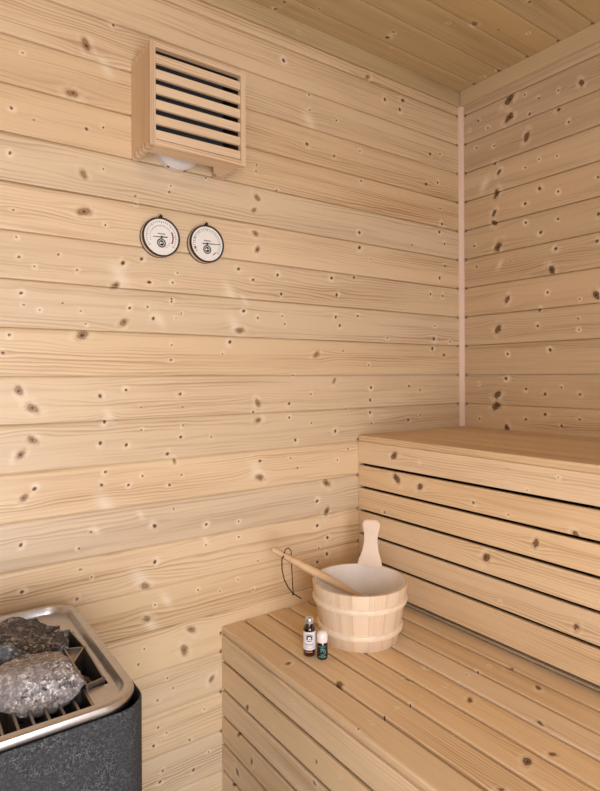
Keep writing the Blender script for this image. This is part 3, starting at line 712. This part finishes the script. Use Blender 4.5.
# handle stave: rises from the rim away from the camera
ha = Vector((-0.594+0.687, -0.180+0.243)).normalized()
tx = Vector((-ha.y, ha.x))
out = [(-0.033, -0.004), (-0.0315, 0.004), (-0.030, 0.012), (-0.0215, 0.035), (-0.0175, 0.058), (-0.0185, 0.078), (-0.0225, 0.094), (-0.0235, 0.101), (-0.0205, 0.1085), (-0.013, 0.113)]
full = out + [(-x, z) for x, z in out[::-1]]
bm = bmesh.new()
def hp(x, z, d):
    r = rb(H)-0.0105 + d + z*0.175 - (abs(x)**2)/0.24
    return (ha.x*r + tx.x*x, ha.y*r + tx.y*x, H+z)
fr = [bm.verts.new(hp(x, z, 0.0)) for x, z in full]; bk_ = [bm.verts.new(hp(x, z, 0.0095)) for x, z in full]
bm.faces.new(fr); bm.faces.new(bk_[::-1])
for i in range(len(full)): bm.faces.new((fr[i], fr[(i+1) % len(full)], bk_[(i+1) % len(full)], bk_[i]))
bmesh.ops.recalc_face_normals(bm, faces=bm.faces)
bmesh.ops.bevel(bm, geom=[e for e in bm.edges if all(len(f.verts) > 4 for f in e.link_faces) is False and any(len(f.verts) > 4 for f in e.link_faces)], offset=0.0028, segments=3, affect='EDGES')
obj('handle_stave', bm, W_HANDLE, bk, smooth=True)

# ladle
CAM = Vector((-1.608, -1.286, 1.09))
th = rad(54.6)
FW = Vector((math.cos(th), math.sin(th), 0)); RT = Vector((math.sin(th), -math.cos(th), 0)); UPV = Vector((0, 0, 1))
def cs(lat, dep, z): return CAM + FW*dep + RT*lat + UPV*z
P1 = cs(-0.0715, 1.393, -0.427); P2 = cs(0.1425, 1.4136, -0.5505)
D = (P2-P1).normalized()
ld = thing('wooden_ladle', 'wooden ladle with a black cord loop, leaning out of the bucket', 'ladle', P1)
L = (P2-P1).length
P3 = P2 + D*0.035
bm = bmesh.new()
n = 22
pts = [P1 + (P3-P1)*i/n - P1 for i in range(n+1)]
rr = []
for i in range(n+1):
    s = i/n
    r = 0.0068 + 0.0036*math.sin(min(1, s*1.35)*PI*0.75)
    if i == 0: r = 0.0052
    if s > 0.72: r = 0.0088 - (s-0.72)/0.28*0.0045
    rr.append(r)
tube(bm, pts, rr, 16)
obj('handle', bm, W_LADLE, ld, smooth=True)
cup_c = cs(0.1815, 1.402, -0.5945)
bm = bmesh.new()
lathe(bm, [(0.006, 0.0), (0.024, 0.001), (0.031, 0.010), (0.034, 0.036), (0.0325, 0.037), (0.030, 0.036), (0.027, 0.012), (0.012, 0.006), (0.002, 0.006)], 36)
obj('cup', bm, W_CUP, ld, smooth=True, loc=cup_c - P1)
# cord loop through the end of the handle
def at(px, py, dep): 
    return CAM + (FW + RT*((px-300)/565.7) + UPV*((376.8-0.0046*px-py)/565.7))*dep
dp = 1.392
loop = [(283.5, 553.5, dp-.012), (284.5, 549.6, dp), (287.5, 547.9, dp+.004), (290.2, 550.5, dp+.012), (290.6, 556, dp+.012), (290.8, 566, dp+.01), (291.4, 580, dp+.006), (292.2, 593.2, dp+.003)]
bm = bmesh.new(); tube(bm, [at(*p)-P1 for p in loop], 0.0013, 6)
l2 = [(283.0, 556.0, dp-.01), (281.0, 560, dp-.004), (281.2, 570, dp), (283.5, 580, dp), (287.5, 588, dp), (292.2, 593.6, dp+.002), (296, 596, dp), (300.2, 598.6, dp)]
tube(bm, [at(*p)-P1 for p in l2], 0.0015, 6)
r = bmesh.ops.create_uvsphere(bm, u_segments=10, v_segments=8, radius=0.0034)
bmesh.ops.translate(bm, vec=at(292.2, 593.8, dp+.002)-P1, verts=r['verts'])
obj('cord', bm, M_CORD, ld, smooth=True)

# ------------------------------------------------------------------ bottles
def bottle(name, label, loc, r, parts, face):
    t = thing(name, label, 'bottle', loc, face)
    return t
def arc_patch(bm, r, poly_fn, *a): ...
def cyl_poly(bm, r, pts):
    """flat outline (s,z) wrapped on the cylinder; -y is the front"""
    vs = [bm.verts.new((r*math.sin(s/r), -r*math.cos(s/r), z)) for s, z in pts]
    bm.faces.new(vs)
def cyl_ring(bm, r, cz, r0, r1, a0=0, a1=360, n=28):
    pr = None
    for i in range(n+1):
        a = rad(a0+(a1-a0)*i/n)
        p = []
        for q in (r0, r1):
            s, z = q*math.cos(a), cz+q*math.sin(a)
            p.append(bm.verts.new((r*math.sin(s/r), -r*math.cos(s/r), z)))
        if pr: bm.faces.new((pr[0], pr[1], p[1], p[0]))
        pr = p
def cyl_rect(bm, r, s0, s1, z0, z1, n=1):
    for i in range(n):
        a = s0+(s1-s0)*i/n; b = s0+(s1-s0)*(i+1)/n
        cyl_poly(bm, r, [(a, z0), (b, z0), (b, z1), (a, z1)])
# facing the camera
bl = Vector((-0.8465, -0.2466, LO))
fa = math.atan2(CAM.y-bl.y, CAM.x-bl.x) + PI/2
b1 = thing('amber_bottle', 'taller brown glass bottle with white emblem label and silver cap', 'bottle', bl, fa)
R1 = 0.0143
bm = bmesh.new(); lathe(bm, [(R1-0.003, 0), (R1-0.001, 0.0008), (R1, 0.003), (R1, 0.060), (R1-0.001, 0.064), (R1-0.005, 0.0685), (0.0082, 0.0705), (0.0082, 0.074)], 40); obj('bottle_body', bm, M_AMBER, b1, True)
bm = bmesh.new(); lathe(bm, [(0.0093, 0.0722), (0.0096, 0.0728), (0.0096, 0.0828), (0.0088, 0.084), (0.004, 0.0842)], 32); obj('cap', bm, M_SCAP, b1, True)
bm = bmesh.new(); lathe(bm, [(R1+0.00015, 0.0155), (R1+0.00015, 0.0560)], 40, False, False); lab = obj('label', bm, M_WHITE, b1, True)
bm = bmesh.new(); rr_ = R1+0.0004
cyl_ring(bm, rr_, 0.0418, 0.0084, 0.0096, 25, 155); cyl_ring(bm, rr_, 0.0418, 0.0040, 0.0072, -35, 215)
cyl_rect(bm, rr_, -0.0050, 0.0050, 0.0350, 0.0368, 4); cyl_poly(bm, rr_, [(-0.0022, 0.0386), (0.0022, 0.0386), (0, 0.0412)])
obj('emblem', bm, M_INK, lab)
bm = bmesh.new(); cyl_rect(bm, rr_, -0.0115, 0.0100, 0.0285, 0.0298, 6); cyl_rect(bm, rr_, -0.0105, 0.0085, 0.0252, 0.0260, 6); obj('lettering', bm, M_INKG, lab)
bm = bmesh.new(); cyl_rect(bm, rr_, -0.0110, 0.0110, 0.0200, 0.0210, 6); cyl_rect(bm, rr_, -0.0105, 0.0075, 0.0108, 0.0124, 6); obj('pink_lettering', bm, M_PINK, lab)

bl2 = Vector((-0.8329, -0.2771, LO))
fa2 = math.atan2(CAM.y-bl2.y, CAM.x-bl2.x) + PI/2
b2 = thing('small_bottle', 'shorter dark green bottle with a rounded white cap beside the bucket', 'bottle', bl2, fa2)
R2 = 0.0117
bm = bmesh.new(); lathe(bm, [(R2-0.0025, 0), (R2-0.0008, 0.0007), (R2, 0.0025), (R2, 0.0335), (R2-0.0015, 0.0365), (R2-0.0015, 0.039)], 36); obj('bottle_body', bm, M_GREENG, b2, True)
bm = bmesh.new(); lathe(bm, [(R2-0.0004, 0.0375), (R2, 0.039), (R2+0.0005, 0.046), (R2+0.0003, 0.053), (R2-0.0012, 0.0575), (R2-0.0040, 0.0602), (R2-0.0075, 0.0612), (0.001, 0.0614)], 36); obj('cap', bm, M_CAP, b2, True)
bm = bmesh.new(); lathe(bm, [(R2+0.00015, 0.004), (R2+0.00015, 0.033)], 36, False, False); lab = obj('label', bm, M_TEALB, b2, True)
bm = bmesh.new(); rr_ = R2+0.0004
cyl_ring(bm, rr_, 0.0185, 0.0062, 0.0078, -120, 130); cyl_ring(bm, rr_, 0.0185, 0.0026, 0.0042, 0, 180, 14)
cyl_rect(bm, rr_, -0.0085, 0.0085, 0.0068, 0.0086, 6); cyl_rect(bm, rr_, -0.009, 0.009, 0.0292, 0.0304, 6)
obj('emblem', bm, M_TEAL, lab)

# ------------------------------------------------------------------ heater
HX0, HX1, HY0, HY1 = -1.735, -1.3165, -0.497, -0.066
HZ = 1.09-0.4555
def rrect(x0, x1, y0, y1, r, n=8, bow=0.0):
    pts = []
    for cx_, cy_, a0 in ((x1-r, y1-r, 0), (x0+r, y1-r, 90), (x0+r, y0+r, 180), (x1-r, y0+r, 270)):
        for i in range(n+1):
            a = rad(a0+90*i/n)
            x, y = cx_+r*math.cos(a), cy_+r*math.sin(a)
            pts.append((x, y))
    return pts
hx, hy = (HX0+HX1)/2, (HY0+HY1)/2
ht = thing('sauna_heater', 'dark speckled sauna heater with a steel rim, full of stones', 'heater', (hx, hy, 0))
hoff = Vector((-hx, -hy, 0))
def loops(bm, rows, close_top=False, close_bot=False):
    prev = None
    for pts, z in rows:
        cur = [bm.verts.new((x, y, z)) for x, y in pts]
        if prev:
            n = len(cur)
            for i in range(n): bm.faces.new((prev[i], prev[(i+1) % n], cur[(i+1) % n], cur[i]))
        else:
            first = cur
        prev = cur
    if close_bot: bm.faces.new(first[::-1])
    if close_top: bm.faces.new(prev)
    return bm
def rr_in(d, r, z): return (rrect(HX0+d, HX1-d, HY0+d, HY1-d, max(r-d, 0.004)), z)
CW = -0.0035   # the cladding stands a little proud of the steel rim
bm = bmesh.new()
def cl(d, z): return (rrect(HX0-0.004+d, HX1+0.0035-d, HY0+0.0025+d, HY1-d, 0.043-d, 8), z)
loops(bm, [cl(0.010, 0.06), cl(0, 0.075), cl(0, HZ-0.018), cl(0.001, HZ-0.0155), cl(0.003, HZ-0.0155), cl(0.004, HZ-0.10)], close_bot=True)
obj('cladding', bm, M_BODY, ht, True, loc=hoff)
bm = bmesh.new()
loops(bm, [rr_in(0.0085, 0.062, 0.10), rr_in(0.0085, 0.062, HZ-0.010)]); obj('inner_shell', bm, M_BLACK, ht, loc=hoff)
for sx in (HX0+.07, HX1-.07):
    for sy in (HY0+.07, HY1-.07):
        bm = bmesh.new(); box(bm, sx-.015, sx+.015, sy-.015, sy+.015, 0.0, 0.062); obj('foot', bm, M_BLACK, ht, loc=hoff)
bm = bmesh.new()
R0 = 0.060
loops(bm, [rr_in(0.0085, R0, HZ-0.016), rr_in(0.0045, R0, HZ-0.012), rr_in(0.0035, R0, HZ-0.007), rr_in(0.0055, R0, HZ-0.002), rr_in(0.010, R0, HZ), rr_in(0.0180, R0, HZ-0.001), rr_in(0.0225, R0, HZ-0.008), rr_in(0.0238, R0, HZ-0.0135)])
obj('rim', bm, M_STEEL, ht, True, loc=hoff)
# deck: four strips around the stone basket, slotted at front and back
DZ = HZ-0.0125
BX0, BX1 = HX0+0.085, HX1-0.066
FY, BY = HY0+0.030, HY1-0.030
t_ = 0.002
# one plate with a large opening, rounded outside, cut to the stone basket inside
outer = rrect(HX0+0.0232, HX1-0.0232, HY0+0.0232, HY1-0.0232, 0.038, 8)
bm = bmesh.new()
VX1 = -1.3482
ox0, ox1, oy0, oy1 = BX0, VX1, FY, BY
inner = []
for (x, y) in outer:
    inner.append((min(max(x, ox0), ox1), min(max(y, oy0), oy1)))
# corner arcs collapse to the opening's corners
n_ = 9
cn = [(ox1, oy1), (ox0, oy1), (ox0, oy0), (ox1, oy0)]
va = [bm.verts.new((x, y, DZ)) for x, y in outer]
vb = [bm.verts.new((x, y, DZ)) for x, y in cn]
for c_ in range(4):
    for i in range(n_-1): bm.faces.new((va[c_*n_+i], va[c_*n_+i+1], vb[c_]))
    bm.faces.new((va[c_*n_+n_-1], va[((c_+1) % 4)*n_], vb[(c_+1) % 4], vb[c_]))
r_ = bmesh.ops.extrude_face_region(bm, geom=list(bm.faces))
bmesh.ops.translate(bm, vec=(0, 0, -t_), verts=[v for v in r_['geom'] if isinstance(v, bmesh.types.BMVert)])
bmesh.ops.recalc_face_normals(bm, faces=bm.faces)
box(bm, BX1+0.001, VX1+0.0003, FY-0.0003, -0.413, DZ-t_, DZ+0.0002); box(bm, BX1-0.008, VX1+0.0003, -0.196, BY+0.0003, DZ-t_, DZ+0.0002)
obj('deck', bm, M_STEEL, ht, loc=hoff)
pitch = 0.0192
bf, bb = bmesh.new(), bmesh.new()
x = BX1+0.001
while x > HX0+0.085:
    box(bf, x-0.0035, x, FY-0.002, FY+0.085, DZ-0.040, DZ-0.0005)
    box(bb, x-0.0035, x, BY-0.06, BY+0.002, DZ-0.040, DZ-0.0005)
    x -= pitch
box(bf, HX0+0.085, BX1+0.001, FY-0.004, FY-0.001, DZ-0.040, DZ-0.003); box(bb, HX0+0.085, BX1+0.001, BY+0.001, BY+0.004, DZ-0.040, DZ-0.003)
obj('grate', bf, M_STEELD, ht, loc=hoff); obj('grate', bb, M_STEELD, ht, loc=hoff)
# side vent box with its partitions
bm = bmesh.new()
cz0, cz1 = DZ-0.045, DZ+0.0075
A_, B_, C_, D_, E_ = (-1.3802, -0.198), (-1.3557, -0.202), (-1.3502, -0.29), (-1.3532, -0.405), (-1.3802, -0.412)
def sheet(bm, p, q, z0, z1, w=0.0012):
    d = Vector((q[0]-p[0], q[1]-p[1])).normalized(); n = Vector((-d.y, d.x))*w
    prism(bm, [(p[0]+n.x-d.x*w, p[1]+n.y-d.y*w), (p[0]-n.x-d.x*w, p[1]-n.y-d.y*w), (q[0]-n.x+d.x*w, q[1]-n.y+d.y*w), (q[0]+n.x+d.x*w, q[1]+n.y+d.y*w)], z0, z1)
for p, q in ((A_, B_), (B_, C_), (C_, D_), (D_, E_), (E_, A_)): sheet(bm, p, q, cz0, cz1)
sheet(bm, (-1.3792, -0.272), (-1.3517, -0.284), cz0, cz1-0.001)
sheet(bm, (-1.3517, -0.284), (-1.3792, -0.330), cz0, cz1-0.001)
prism(bm, [(-1.3787, -0.273), (-1.3522, -0.285), (-1.3787, -0.328)], cz1-0.010, cz1-0.008)
prism(bm, [(-1.3787, -0.200), (-1.3577, -0.203), (-1.3787, -0.238)], cz1-0.010, cz1-0.008)
obj('vent_box', bm, M_STEELD, ht, loc=hoff)
bm = bmesh.new()
loops(bm, [rr_in(0.010, 0.062, DZ-0.075), rr_in(0.010, 0.062, DZ-0.06)], True, True)
box(bm, BX1+0.0, BX1+0.003, FY, BY, DZ-0.06, DZ-0.003)
obj('stone_tray', bm, M_BLACK, ht, loc=hoff)

def stone(label, px, py, zc, size, rot, seed, mat, ridge=0.10, facet=0.5):
    """irregular split rock standing among the others"""
    a = (px, py)
    d = (1.09-zc)*565.7/(py-376.4)
    c = CAM + FW*d + RT*((px-300)/565.7*d); c.z = zc
    return stone_at(label, c, size, rot, seed, mat, ridge, facet)
def stone_at(label, c, size, rot, seed, mat, ridge=0.10, facet=0.5):
    r = random.Random(seed)
    bm = bmesh.new(); bmesh.ops.create_icosphere(bm, subdivisions=5, radius=1.0)
    planes = []
    for _ in range(13):
        n = Vector((r.gauss(0, 1), r.gauss(0, 1), r.gauss(0, .8))).normalized(); planes.append((n, r.uniform(0.68, 0.95)))
    off = Vector((seed*3.1, seed*1.7, seed))
    for v in bm.verts:
        p = v.co.copy()
        for n, dd in planes:
            s = p.dot(n)
            if s > dd: p -= n*(s-dd)*0.9
        nn = v.co.normalized()
        p += nn*(mnoise.fractal(v.co*1.6+off, 1.0, 2.0, 4)*ridge + mnoise.ridged_multi_fractal(v.co*2.4+off, 0.8, 2.1, 4, 1.0, 2.0)*ridge*0.28*facet - ridge*.3)
        p += nn*mnoise.fractal(v.co*9+off, 1.0, 2.0, 3)*ridge*0.12
        v.co = Vector((p.x*size[0], p.y*size[1], p.z*size[2]))
    bmesh.ops.rotate(bm, cent=(0, 0, 0), matrix=Matrix.Rotation(rot[0], 3, 'X') @ Matrix.Rotation(rot[1], 3, 'Y'), verts=bm.verts)
    bmesh.ops.rotate(bm, cent=(0, 0, 0), matrix=Matrix.Rotation(rot[2], 3, 'Z'), verts=bm.verts)
    o = obj('sauna_stone', bm, mat, smooth=False)
    o.data.polygons.foreach_set('use_smooth', [True]*len(o.data.polygons))
    o.location = c
    tag(o, label, 'stone', 'stones heaped in the heater')
    return o
yaw = math.atan2(RT.y, RT.x)
stone('large pale speckled stone at the front of the heater', 36, 683, HZ+0.000, (0.072, 0.062, 0.034), (0.15, 0.05, yaw+0.25), 3, M_STONE_L, 0.10)
stone('dark ridged stone at the back right of the heater', 22, 644, HZ-0.002, (0.066, 0.058, 0.034), (0.2, 0.10, yaw+0.1), 8, M_STONE_D, 0.17, 0.8)
stone('blue grey stone wedged at the left between the dark and the pale stone', 2, 662, HZ+0.002, (0.040, 0.030, 0.028), (0.1, 0.2, yaw+.5), 14, M_STONE_B, 0.15, 1.0)
stone('small dark stone wedged under the right end of the pale stone', 74, 694, HZ-0.033, (0.026, 0.030, 0.026), (0.1, 0.3, 1.0), 21, M_STONE_D, 0.14, 1.0)
stone('small dark stone below the pale stone, above the front slots', 30, 706, HZ-0.038, (0.034, 0.024, 0.022), (0.1, 0.3, 0.2), 27, M_STONE_D, 0.14, 1.0)
stone('small grey stone beside the vent box, right of the dark ridged stone', 56, 655, HZ-0.022, (0.022, 0.026, 0.024), (0.1, 0.3, 0.2), 33, M_STONE_B, 0.15, 1.0)
for i, (x, y, z, s) in enumerate(((-1.60, -0.20, -0.012, .05), (-1.61, -0.33, -0.012, .052), (-1.56, -0.42, -0.02, .042), (-1.54, -0.14, -0.024, .036))):
    stone_at(['dark stone outside the frame at the back left of the heater', 'dark stone outside the frame at the middle left of the heater', 'grey stone outside the frame at the front left of the heater', 'grey stone outside the frame beside the back slots'][i],
             Vector((x, y, HZ+z)), (s, s*.85, s*.6), (0.2, 0.3*i, i), 40+i, [M_STONE_D, M_STONE_L, M_STONE_B, M_STONE_L][i], 0.13, 0.8)

# ------------------------------------------------------------------ light and camera
def area(name, loc, target, sx, sy, power, col):
    l = bpy.data.lights.new(name, 'AREA'); l.shape = 'RECTANGLE'; l.size = sx; l.size_y = sy
    l.energy = power; l.color = col
    o = bpy.data.objects.new(name, l); link(o); o.location = loc
    o.rotation_euler = (Vector(target)-Vector(loc)).to_track_quat('-Z', 'Y').to_euler()
    return o
area('added_window_light', ((WX0+WX1)/2, YEND-0.02, (WZ0+WZ1)/2), ((WX0+WX1)/2, 0, (WZ0+WZ1)/2-0.1), WX1-WX0-0.02, WZ1-WZ0-0.02, 27, (0.958, 0.971, 1.0))  # added area light in the unseen window, sized for the wall falloff
area('added_top_light', (-1.70, -1.45, CEIL-0.03), (-1.15, -0.2, 0.8), 0.35, 0.35, 2.6, (1.0, 0.97, 0.94))  # unseen light added near the ceiling for the shade under the lamp box

w = bpy.data.worlds.new('daylight'); scene.world = w; w.use_nodes = True
w.node_tree.nodes['Background'].inputs[0].default_value = (0.95, 0.97, 1.0, 1); w.node_tree.nodes['Background'].inputs[1].default_value = 0.8

cam = bpy.data.cameras.new('camera'); co = bpy.data.objects.new('camera', cam); link(co)
cam.sensor_fit = 'HORIZONTAL'; cam.sensor_width = 36.0; cam.lens = 565.7/600*36.0
cam.shift_y = -(395.5-375.4)/600; cam.clip_start = 0.02
co.location = CAM
co.rotation_euler = (Matrix.Rotation(rad(54.6-90), 3, 'Z') @ Matrix.Rotation(rad(90), 3, 'X') @ Matrix.Rotation(rad(-0.26), 3, 'Z')).to_euler()
scene.camera = co
vs = scene.view_settings
scene.display_settings.display_device = 'sRGB'
vs.view_transform = 'Standard'; vs.look = 'None'; vs.gamma = 1.0; vs.exposure = 0.08; vs.use_curve_mapping = False
